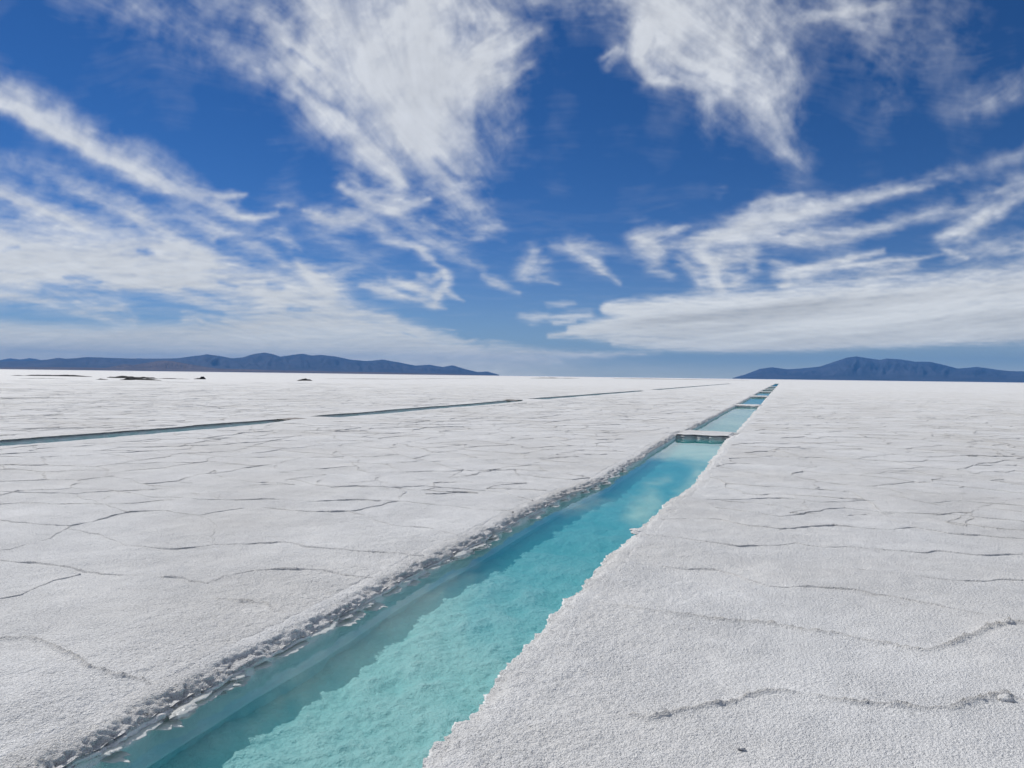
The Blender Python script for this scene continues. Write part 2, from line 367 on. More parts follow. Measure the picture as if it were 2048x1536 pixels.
# ================= helpers =================
def link_mesh(name, verts, faces, mat, parent=None, smooth=True):
    """one mesh object; faces an (n, 4) or (n, 3) index array"""
    me = bpy.data.meshes.new(name)
    verts = np.asarray(verts, np.float32).reshape(-1, 3)
    if isinstance(faces, tuple): groups = faces
    else: groups = (faces,)
    groups = [np.asarray(f, np.int32) for f in groups if len(f)]
    tot = np.concatenate([np.full(len(f), f.shape[1], np.int32) for f in groups])
    idx = np.concatenate([f.ravel() for f in groups])
    me.vertices.add(len(verts)); me.vertices.foreach_set('co', verts.ravel())
    me.loops.add(len(idx)); me.loops.foreach_set('vertex_index', idx)
    me.polygons.add(len(tot)); st = np.zeros(len(tot), np.int32); st[1:] = np.cumsum(tot)[:-1]
    me.polygons.foreach_set('loop_start', st); me.polygons.foreach_set('loop_total', tot)
    me.update(calc_edges=True); me.validate()
    me.polygons.foreach_set('use_smooth', np.full(len(me.polygons), smooth))
    me.materials.append(mat)
    o = bpy.data.objects.new(name, me); COL.objects.link(o)
    if parent: o.parent = parent
    return o
def tag(o, label=None, cat=None, group=None, kind=None):
    for k, v in (('label', label), ('category', cat), ('group', group), ('kind', kind)):
        if v: o[k] = v
    return o
def empty(name, loc=(0, 0, 0)):
    o = bpy.data.objects.new(name, None); o.empty_display_size = .2; o.location = loc; COL.objects.link(o); return o
def grid_faces(n, m, keep=None, closed=False):
    i = np.arange(n-1)[:, None]; j = np.arange(m-1)[None, :]
    a = i*m+j
    f = np.stack([a, a+1, a+m+1, a+m], -1)
    if keep is not None: f = f[keep]
    return f.reshape(-1, 4)
def sstep(a, b, x):
    t = np.clip((np.asarray(x)-a)/(b-a), 0, 1); return t*t*(3-2*t)

# ---- materials ----
class Mat:
    def __init__(s, name):
        s.m = bpy.data.materials.new(name); s.m.use_nodes = True; s.t = s.m.node_tree; s.t.nodes.clear()
        s.out = s.n('ShaderNodeOutputMaterial')
    def n(s, t, **k):
        n = s.t.nodes.new(t)
        for a, v in k.items():
            if hasattr(n, a): setattr(n, a, v)
            else: n.inputs[a.replace('_', ' ')].default_value = v
        return n
    def l(s, a, b): s.t.links.new(a, b)
    def noise(s, vec, scale, detail=3, rough=.55, **k):
        n = s.n('ShaderNodeTexNoise'); n.inputs['Scale'].default_value = scale; n.inputs['Detail'].default_value = detail; n.inputs['Roughness'].default_value = rough
        s.l(vec, n.inputs['Vector']); return n.outputs['Fac']
    def ramp(s, fac, stops):
        r = s.n('ShaderNodeValToRGB'); e = r.color_ramp.elements
        while len(e) < len(stops): e.new(.5)
        for q, (p, c) in zip(e, stops): q.position = p; q.color = (*c, 1)
        s.l(fac, r.inputs[0]); return r.outputs[0]
    def math(s, op, a, b=None, c=None):
        n = s.n('ShaderNodeMath', operation=op)
        for i, v in enumerate((a, b, c)):
            if v is None: continue
            if hasattr(v, 'links'): s.l(v, n.inputs[i])
            else: n.inputs[i].default_value = v
        return n.outputs[0]
    def bump(s, h, dist, strength=1., normal=None):
        b = s.n('ShaderNodeBump'); b.inputs['Distance'].default_value = dist; b.inputs['Strength'].default_value = strength
        s.l(h, b.inputs['Height'])
        if normal is not None: s.l(normal, b.inputs['Normal'])
        return b.outputs[0]
def salt_material(name, stops, grain=.004, rough=.8, lump=.0, spec=.2, pit_shade=.0, darken=0):
    m = Mat(name); v = m.n('ShaderNodeTexCoord').outputs['Object']
    big = m.noise(v, .55, 4, .6); mid = m.noise(v, 9, 4, .6); fine = m.noise(v, 60, 3, .7)
    f = m.math('ADD', m.math('MULTIPLY', big, .35), m.math('ADD', m.math('MULTIPLY', mid, .3), m.math('MULTIPLY', fine, .35)))
    p = m.n('ShaderNodeBsdfPrincipled'); p.inputs['Roughness'].default_value = rough; p.inputs['Specular IOR Level'].default_value = spec
    col = m.ramp(f, stops)
    if darken and pit_shade:                                         # broad, faintly dusty patches
        ds = m.ramp(m.noise(v, .32, 5, .62), [(.38, (.90, .89, .875)), (.56, (1, 1, 1))]); mu = m.n('ShaderNodeMix', data_type='RGBA', blend_type='MULTIPLY'); mu.inputs[0].default_value = 1
        m.l(col, mu.inputs[6]); m.l(ds, mu.inputs[7]); col = mu.outputs[2]
    if pit_shade:
        pt = m.ramp(m.noise(v, 95, 2, .6), [(.36, (1-pit_shade, 1-pit_shade, 1-pit_shade)), (.47, (1, 1, 1))])  # dark speckles: self-shadow of small pits painted into the salt colour
        mu = m.n('ShaderNodeMix', data_type='RGBA', blend_type='MULTIPLY'); mu.inputs[0].default_value = 1
        m.l(col, mu.inputs[6]); m.l(pt, mu.inputs[7]); col = mu.outputs[2]
    if darken:
        at = m.n('ShaderNodeAttribute', attribute_name='darken'); md = m.n('ShaderNodeMix', data_type='RGBA')
        m.l(m.math('MULTIPLY', at.outputs['Fac'], darken), md.inputs[0]); m.l(col, md.inputs[6]); md.inputs[7].default_value = (.30, .285, .275, 1); col = md.outputs[2]  # mixes in grey-brown along the ridges and the wall crust
    m.l(col, p.inputs['Base Color'])
    g = m.math('ADD', m.math('MULTIPLY', m.noise(v, 52, 3, .7), 1.0), m.math('MULTIPLY', m.noise(v, 140, 2, .6), .35))
    g = m.math('MULTIPLY', g, m.math('MULTIPLY_ADD', m.noise(v, 1.3, 3, .6), 1.7, .15))
    nrm = m.bump(g, grain)
    if lump: nrm = m.bump(m.noise(v, 24, 4, .6), lump, 1., nrm)
    m.l(nrm, p.inputs['Normal']); m.l(p.outputs[0], m.out.inputs['Surface'])
    return m.m
M_SALT = salt_material('salt_crust', [(.3, (.70, .70, .705)), (.7, (.82, .815, .81))], grain=.024, pit_shade=.28, darken=.6)
M_WALL = salt_material('wet_salt_wall', [(.3, (.78, .775, .765)), (.7, (.92, .92, .91))], grain=.006, lump=.010, rough=.7, darken=.75)
M_FLOOR = salt_material('salt_bed', [(.25, (.52, .51, .50)), (.75, (.74, .73, .72))], grain=.004, lump=.028, rough=.5)
def ledge_material():
    m = Mat('salt_plate'); v = m.n('ShaderNodeTexCoord').outputs['Object']
    p = m.n('ShaderNodeBsdfPrincipled'); p.inputs['Roughness'].default_value = .28; p.inputs['Specular IOR Level'].default_value = .5
    m.l(m.ramp(m.noise(v, 40, 4), [(.3, (.78, .78, .77)), (.7, (.9, .9, .89))]), p.inputs['Base Color'])
    m.l(m.bump(m.noise(v, 90, 3), .004), p.inputs['Normal'])
    tr = m.n('ShaderNodeBsdfTranslucent'); tr.inputs['Color'].default_value = (.9, .92, .9, 1)
    mx = m.n('ShaderNodeMixShader'); mx.inputs[0].default_value = .42; m.l(p.outputs[0], mx.inputs[1]); m.l(tr.outputs[0], mx.inputs[2])
    m.l(mx.outputs[0], m.out.inputs['Surface']); return m.m
M_LEDGE = ledge_material()
def water_material():
    m = Mat('brine'); v = m.n('ShaderNodeTexCoord').outputs['Object']
    lw = m.n('ShaderNodeLayerWeight'); lw.inputs['Blend'].default_value = .5
    fr = m.math('MULTIPLY_ADD', m.math('POWER', lw.outputs['Facing'], 5.), .84, .021)
    gl = m.n('ShaderNodeBsdfGlossy'); gl.inputs['Roughness'].default_value = .0; gl.inputs['Color'].default_value = (1, 1, 1, 1)
    tr = m.n('ShaderNodeBsdfTransparent'); tr.inputs['Color'].default_value = (1, 1, 1, 1)
    mx = m.n('ShaderNodeMixShader'); m.l(fr, mx.inputs[0]); m.l(tr.outputs[0], mx.inputs[1]); m.l(gl.outputs[0], mx.inputs[2])
    m.l(mx.outputs[0], m.out.inputs['Surface'])
    ab = m.n('ShaderNodeVolumeAbsorption'); ab.inputs['Density'].default_value = WATER_ABS; ab.inputs['Color'].default_value = (*WATER_COL, 1)
    vs = m.n('ShaderNodeVolumeScatter'); vs.inputs['Density'].default_value = WATER_MILK; vs.inputs['Color'].default_value = (.12, .95, .9, 1)
    ad = m.n('ShaderNodeAddShader'); m.l(ab.outputs[0], ad.inputs[0]); m.l(vs.outputs[0], ad.inputs[1]); ab = ad
    m.l(ab.outputs[0], m.out.inputs['Volume'])
    return m.m
M_WATER = water_material()
def rock_material(name, lo, hi, scale):
    m = Mat(name); v = m.n('ShaderNodeTexCoord').outputs['Object']
    p = m.n('ShaderNodeBsdfPrincipled'); p.inputs['Roughness'].default_value = .95; p.inputs['Specular IOR Level'].default_value = .1
    m.l(m.ramp(m.noise(v, scale, 6, .6), [(.35, lo), (.65, hi)]), p.inputs['Base Color'])
    m.l(p.outputs[0], m.out.inputs['Surface']); return m.m
M_ROCK = rock_material('mountain_rock', (.034, .042, .066), (.070, .076, .102), .0012)  # base colour pushed towards blue to paint in part of the distance haze
M_SAND = rock_material('foothill_sand', (.065, .05, .047), (.14, .105, .09), .0015)
M_MUD = rock_material('dark_mud', (.012, .012, .014), (.04, .04, .042), 6)
M_DRY = rock_material('dry_mud', (.16, .14, .125), (.42, .40, .385), 5)
M_SILT = rock_material('grey_silt', (.16, .155, .15), (.34, .335, .33), 3)

# ================= the salt flat and its channels =================
FAR = 26000.
RIM_L = ([-8, 3.5, 5.6, 8, 10, 12, 14, 18, 22.2, 24, 48, 73, 101, 180, 300], [-2.80, -2.79, -2.86, -2.84, -2.81, -2.70, -2.71, -2.80, -2.86, -2.78, -2.72, -2.77, -2.80, -2.8, -2.7])
RIM_R = ([-8, 3, 6.5, 8, 10.5, 12.4, 14, 17, 20.7, 24, 48, 78, 101, 180, 300], [-1.41, -1.42, -1.46, -1.45, -1.43, -1.29, -1.31, -1.34, -1.42, -1.35, -1.34, -1.38, -1.36, -1.4, -1.5])
def wob(v, seed, amp):               # ragged rim: slow wander and short notches
    v = np.asarray(v, np.float64); z = np.zeros_like(v)
    short = .55+.9*np.clip(vnoise(v*.8, z+2.2, seed+7)-.35, 0, 1)
    return amp*((fbm(v*.9, z+3.3, 3, seed)-.5)*1.6+(fbm(v*5.5, z+1.7, 3, seed+3)-.5)*1.25*short+(vnoise(v*22, z+.4, seed+5)-.5)*.5*short)
def rim_l(v): return np.interp(v, *RIM_L)+wob(v, 101, .06)
def rim_r(v): return np.interp(v, *RIM_R)+wob(v, 131, .075)
POOLS = [(-7.0, 22.2), (24.0, 48.4), (50.6, 73.6), (77.8, 101.0), (106, 121), (124.5, 138), (143, 169), (178, 290)]
SIDE = [(-7.0, 22.9), (24.3, 48.6), (51.0, 94.0), (101.0, 255.0)]
def bar_wob(u, v): return (fbm(u*2.6, np.round(v*.4), 2, 211)-.5)*.45+(fbm(u*9, np.round(v*.4)+.5, 2, 215)-.5)*.16
def taper(v, a, b): return np.clip(np.minimum(v-a, (b-v))/2.6, 0, 1)
def side_f(v):                       # far rim of the side channel
    v = np.asarray(v, np.float64); u = np.interp(v, [-8, 12, 24, 50, 95, 260], [-16.6, -16.6, -16.5, -16.9, -16.6, -16.6])+wob(v, 161, .09)
    return u
def side_n(v):
    v = np.asarray(v, np.float64); u = np.interp(v, [-8, 12, 24, 50, 95, 260], [-15.15, -15.15, -15.2, -15.5, -15.4, -15.4])+wob(v, 191, .07)
    for a, b in SIDE:
        k = (v >= a-.3) & (v <= b+.3)
        t = np.clip((v-(b-3.5))/3.8, 0, 1)*k
        u = u-(1.05*t**1.5)
    return u

def geo(first, ratio, total):
    s = [0.]; d = first
    while s[-1] < total: s.append(s[-1]+d); d *= ratio
    s = np.array(s); return s*(total/s[-1])
def rows():
    r = list(np.linspace(-40, 1.4, 26)); v = 1.4
    while v < 20: v += max(.0075, .0037*v); r.append(v)
    while v < 320: v += .022*v; r.append(v)
    while v < FAR: v += .07*v; r.append(v)
    r = np.array([-FAR, -3000, -300, -90]+r)
    for a, b in POOLS+SIDE:
        for x in (a, b):
            k = np.argmin(np.abs(r-x)); r[k] = x
    return np.unique(r)
RV = rows(); NR = len(RV)
right = geo(.008, 1.0062, 14.); right = np.concatenate([right, 14+geo(.3, 1.16, FAR)[1:]])
midc = geo(.008, 1.0068, 6.2); midb = 12.4-geo(.02, 1.02, 6.2)[::-1]; midc = np.concatenate([midc, midb[1:]])   # from the left rim out to the side channel
leftc = np.concatenate([geo(.02, 1.03, 4.), 4+geo(.13, 1.13, FAR)[1:]])
inn = np.linspace(0, 1, 49)[1:-1]; inn2 = np.linspace(0, 1, 6)[1:-1]
Ul, Ur, Uf, Un = rim_l(RV), rim_r(RV), side_f(RV), side_n(RV)
cols = []
for d in leftc[::-1]: cols.append(Uf-d)
for t in inn2: cols.append(Uf+(Un-Uf)*t)
jn = len(cols); mc = midc[::-1]/12.4
wbl = np.clip(mc, 0, 1)
for d in wbl: cols.append(Ul-(Ul-Un)*d)
jl = len(cols)-1
for t in inn: cols.append(Ul+(Ur-Ul)*t)
jr = len(cols)
for d in right: cols.append(Ur+d)
jf = len(leftc)-1
U = np.stack(cols, 1); V = np.repeat(RV[:, None], U.shape[1], 1); NC = U.shape[1]
# bars between the pools have uneven faces
inside = (np.arange(NC) >= jl) & (np.arange(NC) <= jr)
V = V+inside[None, :]*np.where((V > 15) & (V < 300), 1, 0)*bar_wob(U, V)
du = np.abs(np.gradient(U, axis=1)); dv = np.abs(np.gradient(V, axis=0))
cell = np.maximum(du, dv*.6)
dist = np.hypot(U, V)
def amp_for(wave): return np.clip(1.6-cell/(wave*.45), 0, 1)
Z = np.zeros_like(U)
nearm = dist < 600
un = U[nearm]; vn = V[nearm]
z = (fbm(un*.35, vn*.35, 3, 301)-.5)*.05
z += (fbm(un*1.7, vn*1.7, 3, 305)-.5)*.016*amp_for(.5)[nearm]
z += (fbm(un*3.6, vn*3.6, 3, 309)-.5)*.016*amp_for(.25)[nearm]
z += (fbm(un*9, vn*9, 3, 311)-.5)*.012*amp_for(.1)[nearm]
pit = fbm(un*30, vn*30, 2, 321)
z += (pit-.5)*.014*amp_for(.03)[nearm]
z += np.clip(vnoise(un*48, vn*48, 331)-.5, 0, 1)*-.016*amp_for(.025)[nearm]
Z[nearm] = z
# shoulders sink towards the cuts
def shoulder(Urim, sgn, jlo, jhi, width, drop):
    d = np.clip((Urim[:, None]-U)*sgn, 0, None)
    k = np.zeros(NC); k[jlo:jhi] = 1
    on = (RV > -9) & (RV < 300)
    return -drop*(1-sstep(width*.45, width, d))*k[None, :]*on[:, None]
Z += shoulder(Ul, 1, jn, jl+1, .225, .055)
Z += shoulder(Ur, -1, jr, NC, .225, .055)

# ---- ridges where the salt polygons meet ----
TRACE = [
 [(1262,1427,.5),(1330,1422,1),(1400,1418,1),(1450,1413,1),(1490,1400,1.1),(1520,1390,1.1),(1570,1384,.9),(1610,1389,.25),(1655,1400,1),(1700,1408,1.1),(1780,1412,1.),(1850,1418,.9),(1905,1424,.9),(1960,1411,1.),(2000,1404,1.4),(2014,1402,1.6),(2060,1406,.4)],
 [(1180,1199,.2),(1240,1212,.6),(1300,1222,.5),(1370,1230,.9),(1450,1238,1),(1520,1240,1),(1580,1251,1.1),(1660,1265,.8),(1740,1282,.9),(1800,1293,1),(1855,1300,.8),(1900,1289,1.1),(1950,1275,1.2),(1985,1256,1.3),(2012,1249,1.7),(2060,1252,.7)],
 [(1210,1120,.2),(1310,1131,.8),(1370,1139,.7),(1425,1141,1),(1470,1150,.6),(1540,1170,1.1),(1600,1173,.9),(1665,1177,1.1),(1720,1182,.9),(1800,1197,.8),(1880,1213,1),(1965,1230,.3)],
 [(1710,1138,.3),(1800,1148,.3),(1870,1157,.9),(1920,1163,.8),(1980,1163,1),(2020,1159,1),(2070,1162,.8)],
 [(1290,1069,.3),(1360,1077,.5),(1420,1088,.7),(1475,1095,1),(1540,1093,1),(1590,1088,1),(1650,1098,.9),(1720,1100,.8),(1850,1105,.9),(1870,1102,.7),(1960,1109,.9),(2070,1109,.8)],
 [(1310,1040,.4),(1390,1036,.7),(1450,1040,.7),(1500,1053,.9),(1560,1060,.9),(1665,1051,1),(1720,1057,.9),(1790,1061,.9),(1830,1055,.7),(1900,1067,.8),(2070,1079,.8)],
 [(1430,1015,.5),(1500,1023,.7),(1560,1032,.6),(1610,1030,.9),(1650,1020,.9),(1690,1016,.8),(1760,1025,.8),(1880,1027,.8),(1960,1035,.8),(2070,1045,.8)],
 [(1375,998,.4),(1480,1000,.8),(1560,997,.8),(1640,1006,.7),(1700,1003,.8),(1790,1000,.5),(1865,1006,.7),(1920,1000,.6),(2070,1014,.8)],
 [(1690,1016,.4),(1640,1006,.3)],[(1830,1055,.4),(1790,1040,.2),(1760,1025,.4)],
 [(-60,1300,.5),(0,1282,.7),(55,1277,.8),(95,1290,1),(140,1316,1.1),(170,1345,1.1),(215,1358,.9),(280,1363,.8),(345,1376,.5)],
 [(-60,1116,.8),(0,1123,.9),(60,1127,.7),(110,1134,.9),(160,1140,.8),(200,1147,.9),(260,1147,.8),(300,1151,.8),(345,1155,1),(385,1162,.9),(415,1167,.2)],
 [(160,1146,.5),(100,1160,.7),(40,1190,.6),(-30,1206,.6)],
 [(425,1197,.3),(480,1206,.9),(520,1212,.8),(570,1228,.3)],
 [(415,1167,.3),(440,1152,.3),(500,1142,.2),(570,1139,.7),(640,1143,.7),(700,1151,.7),(745,1156,.4)],
 [(140,1058,.5),(205,1069,.8),(250,1088,.8),(300,1093,.8),(350,1096,.9),(430,1088,.8),(520,1084,.9),(575,1085,.9),(620,1095,1.),(700,1099,1),(760,1104,.9),(860,1112,.7),(900,1120,.3)],
 [(-50,1038,.9),(10,1043,.9),(60,1050,.9),(140,1053,.8),(190,1040,.7),(260,1022,.7),(320,1020,.8),(400,1030,.7),(480,1018,.8),(540,1019,.8),(600,1025,.9),(700,1025,.9),(740,1035,.8),(780,1050,.8),(850,1058,.8),(915,1072,.6)],
 [(700,1025,.5),(745,1014,.7),(792,1004,.8),(806,985,.6)],
 [(575,960,.4),(600,962,.6),(640,972,.8),(660,978,.7),(720,977,.8),(800,978,.8),(850,975,.8),(970,982,.9),(1010,990,.9),(1065,1001,.6)],
 [(-50,982,.7),(60,986,.7),(150,988,.8),(230,980,.6),(300,992,.6),(400,1000,.7),(530,1000,.7),(620,1006,.8),(700,1001,.8),(792,1004,.8),(850,1008,.8),(930,1015,.8),(1010,1022,.7),(1030,1026,.3)],
 [(260,1022,.4),(200,1008,.4),(150,988,.4)],[(400,1030,.3),(430,1052,.4),(430,1088,.3)],[(140,1053,.4),(100,1075,.5),(20,1098,.5),(-60,1108,.5)],
]
SEG = []; STRIPS = []
for tr in TRACE:
    p = np.array([(*ground_at(a, b), c) for a, b, c in tr]); q = [p[0]]
    for a, b in zip(p[:-1], p[1:]):
        n = max(1, int(np.hypot(*(b-a)[:2])/.05))
        for k in range(1, n+1): q.append(a+(b-a)*k/n)
    q = np.array(q)
    d = np.gradient(q[:, :2], axis=0); d /= np.linalg.norm(d, axis=1)[:, None]+1e-9
    w = (fbm(q[:, 0]*5+3, q[:, 1]*5, 3, 401)-.5)*.09+(fbm(q[:, 0]*1.4, q[:, 1]*1.4, 2, 405)-.5)*.12
    q[1:-1, 0] += (-d[:, 1]*w)[1:-1]; q[1:-1, 1] += (d[:, 0]*w)[1:-1]
    dq = np.hypot(q[:, 0], q[:, 1])
    if dq.mean() < 6.2: SEG += list(zip(q[:-1], q[1:]))
    else: STRIPS.append(q)
sub = np.where(((dist < 16) & (V > 1) & (cell < .12)).ravel())[0]
su, sv = U.ravel()[sub], V.ravel()[sub]; best = np.zeros_like(su)
order = np.argsort(sv); sv_s = sv[order]; su_s = su[order]; rb = np.zeros_like(su_s)
for a, b in SEG:
    lo, hi = np.searchsorted(sv_s, [min(a[1], b[1])-.07, max(a[1], b[1])+.07])
    x = su_s[lo:hi]; k = np.where((x > min(a[0], b[0])-.07) & (x < max(a[0], b[0])+.07))[0]
    if not len(k): continue
    x = x[k]; y = sv_s[lo:hi][k]; d = (b-a)[:2]; L2 = d@d+1e-12
    t = np.clip(((x-a[0])*d[0]+(y-a[1])*d[1])/L2, 0, 1)
    r = np.hypot(x-a[0]-t*d[0], y-a[1]-t*d[1]); h = a[2]+(b[2]-a[2])*t
    e = h*np.exp(-(r/.013)**2)
    rb[lo:hi][k] = np.maximum(rb[lo:hi][k], e)
best[order] = rb
lum = .4+1.2*np.abs(2*fbm(su*22, sv*22, 2, 411)-1)+.35*fbm(su*9, sv*9, 2, 413)*np.clip(vnoise(su*3.1, sv*3.1, 415)*1.3+.35, .5, 1.3)
Z.reshape(-1)[sub] += best*lum*.021
# faces: cut the pools out
keep = np.ones((NR-1, NC-1), bool)
vm = (RV[:-1]+RV[1:])/2
for a, b in POOLS: keep[(vm > a) & (vm < b), jl:jr] = False
for a, b in SIDE: keep[(vm > a) & (vm < b), jf:jn] = False
gv = np.stack([U, V, Z], -1).reshape(-1, 3); gf = grid_faces(NR, NC, keep)
gf = gf[:, ::1]

# farther off the polygons are a wandering honeycomb of low ridges
def honeycomb():
    rs = np.random.RandomState(7); S = .68
    n = int(150/(S*1.5))+4
    segs = {}
    w3 = math.sqrt(3)
    def corner(i, j, k):
        cx = S*1.5*i; cy = S*w3*(j+(i % 2)*.5)
        a = math.pi/3*k
        return (round((cx+S*math.cos(a))*1000), round((cy+S*math.sin(a))*1000))
    ed = set()
    for i in range(-n-10, 60):
        for j in range(-3, int(140/(S*w3))):
            cx = S*1.5*i; cy = S*w3*(j+(i % 2)*.5); d = math.hypot(cx, cy)
            a = math.degrees(math.atan2(cx, cy))
            if d < 2.5 or d > 130 or a < (-60 if d > 14 else -100) or a > (27 if d > 14 else 75): continue
            seen = abs(a+math.degrees(HEAD)) < 37
            if d < 9 and seen: continue
            cs = [corner(i, j, k) for k in range(6)]
            for k in range(6):
                p, q = cs[k], cs[(k+1) % 6]
                ed.add((p, q) if p < q else (q, p))
    ed = np.array(sorted(ed), np.float64)/1000.
    def jit(p):
        x = p[:, 0]; y = p[:, 1]
        return np.stack([x+(vnoise(x*1.9+.3, y*1.9, 501)-.5)*1.1+(vnoise(x*.31, y*.31, 503)-.5)*2.2, y+(vnoise(x*1.9, y*1.9+.7, 502)-.5)*1.1+(vnoise(x*.31, y*.31, 504)-.5)*2.2], 1)
    A = jit(ed[:, 0]); B = jit(ed[:, 1])
    hgt = np.clip(rs.normal(.95, .2, len(A)), .35, 1.4)
    vs, fs = [], []; base = 0
    dm = np.hypot(*((A+B)/2).T)
    for n, lo, hi in ((16, 0, 26), (8, 26, 60), (4, 60, 999)):
        k = (dm >= lo) & (dm < hi); a, b, h = A[k], B[k], hgt[k]
        t = np.linspace(0, 1, n)[None, :, None]
        P = a[:, None]+(b-a)[:, None]*t
        d = (b-a)/(np.linalg.norm(b-a, axis=1)[:, None]+1e-9); nn = np.stack([-d[:, 1], d[:, 0]], 1)
        w = (fbm(P[..., 0]*2.3, P[..., 1]*2.3, 3, 511)-.5)*.34*np.sin(np.pi*t[..., 0])+(vnoise(P[..., 0]*11, P[..., 1]*11, 515)-.5)*.03
        P = P+nn[:, None]*w[..., None]
        hz = h[:, None]*(.010+.005*vnoise(P[..., 0]*9, P[..., 1]*9, 521))*np.clip(vnoise(P[..., 0]*.9, P[..., 1]*.9, 523)*1.1+.45, .5, 1.15)
        sc_ = np.clip(dm[k]/24, .55, 1)[:, None]*np.clip(1.5-dm[k]/95, .3, 1)[:, None]; hz = hz*sc_
        half = (.010+.006*vnoise(P[..., 0]*9, P[..., 1]*9, 525))*np.clip(dm[k]/24, .6, 1)[:, None]
        g0 = (fbm(P[..., 0]*.35, P[..., 1]*.35, 3, 301)-.5)*.05
        lft = np.concatenate([P+nn[:, None]*half[..., None], (g0-.012)[..., None]], -1)
        rgt = np.concatenate([P-nn[:, None]*half[..., None], (g0-.012)[..., None]], -1)
        top = np.concatenate([P, (g0+hz)[..., None]], -1)
        q = np.stack([lft, top, rgt], 2)
        mid = P[:, n//2]
        px_, py_ = P[..., 0], P[..., 1]
        bad = ((px_ > np.interp(py_, *RIM_L)-.12) & (px_ < np.interp(py_, *RIM_R)+.12)) | ((px_ > -17.0) & (px_ < -14.9))
        ga = np.degrees(np.arctan2(px_, py_)+HEAD)
        clear = ~bad.any(1) & ~((np.hypot(px_, py_) < 10.2) & (np.abs(ga) < 36) & (py_ < 9.6)).any(1)
        ends = np.concatenate([P[:, 0], P[:, -1]], 0)
        q = q[clear]
        m = len(q); f = grid_faces(n, 3)
        off = (np.arange(m)*n*3)[:, None, None]+base
        vs.append(q.reshape(-1, 3)); fs.append((f[None]+off).reshape(-1, 4)); base += m*n*3
    for q in STRIPS:                                          # the sketched ridges of the middle ground
        ok = (q[:, 0] < np.interp(q[:, 1], *RIM_L)-.10) | (q[:, 0] > np.interp(q[:, 1], *RIM_R)+.14); q = q[ok]
        if len(q) < 4: continue
        P = q[:, :2]; d = np.gradient(P, axis=0); d /= np.linalg.norm(d, axis=1)[:, None]+1e-9; nn = np.stack([-d[:, 1], d[:, 0]], 1)
        g0 = (fbm(P[:, 0]*.35, P[:, 1]*.35, 3, 301)-.5)*.05+(fbm(P[:, 0]*1.7, P[:, 1]*1.7, 3, 305)-.5)*.016
        hz = q[:, 2]*(.005+.014*fbm(P[:, 0]*14, P[:, 1]*14, 2, 531))*np.clip(vnoise(P[:, 0]*2.1, P[:, 1]*2.1, 533)*1.3+.35, .4, 1.2)
        half = .009+.008*vnoise(P[:, 0]*17, P[:, 1]*17, 535)
        st = np.stack([np.concatenate([P+nn*half[:, None], (g0-.010)[:, None]], 1), np.concatenate([P+nn*half[:, None]*.4, (g0+hz*.8)[:, None]], 1), np.concatenate([P-nn*half[:, None]*.3, (g0+hz)[:, None]], 1), np.concatenate([P-nn*half[:, None], (g0-.010)[:, None]], 1)], 1)
        vs.append(st.reshape(-1, 3)); fs.append(grid_faces(len(P), 4)+base); base += len(P)*4
    return np.concatenate(vs), np.concatenate(fs)
hv, hf = honeycomb()
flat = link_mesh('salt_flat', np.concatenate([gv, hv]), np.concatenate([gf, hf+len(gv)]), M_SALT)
darken = np.zeros(NR*NC, np.float32); darken[sub] = np.clip(best*1.1, 0, 1)
darken = np.concatenate([darken*.6, ((.36)*np.clip(1.25-np.hypot(hv[:, 0], hv[:, 1])/55, .12, 1)*(.35+1.1*vnoise(hv[:, 0]*.7, hv[:, 1]*.7, 541))).astype(np.float32)])
at_ = flat.data.attributes.new('darken', 'FLOAT', 'POINT'); at_.data.foreach_set('value', darken)
tag(flat, 'wide white salt flat crossed by thin polygon ridges', 'salt flat', kind='structure')

# ---- pools ----
PROFILE = np.array([(.32, -.05), (.28, -.020), (.24, -.012), (.21, -.005), (.185, -.002), (.165, -.001), (.145, -.001), (.127, -.002), (.110, -.003), (.094, -.005), (.079, -.009), (.065, -.014), (.053, -.019), (.042, -.024), (.032, -.029), (.022, -.034), (.013, -.039), (.004, -.044), (-.004, -.050), (-.010, -.056), (-.014, -.063), (-.012, -.070), (-.004, -.076), (.004, -.082), (.007, -.090), (.007, -.100), (.006, -.110), (.004, -.122), (.003, -.14), (.002, -.16), (.0, -.18), (-.002, -.20), (-.004, -.215), (-.012, -.226), (-.034, -.234), (-.046, -.240), (-.040, -.248), (-.018, -.256), (-.010, -.275), (-.010, -.34)])
def along(a, b):
    v = [a]
    while v[-1] < b: v.append(v[-1]+max(.009, .0036*abs(v[-1]), .12 if v[-1] < 1 else 0))
    v = np.array(v); return a+(v-a)*(b-a)/(v[-1]-a)
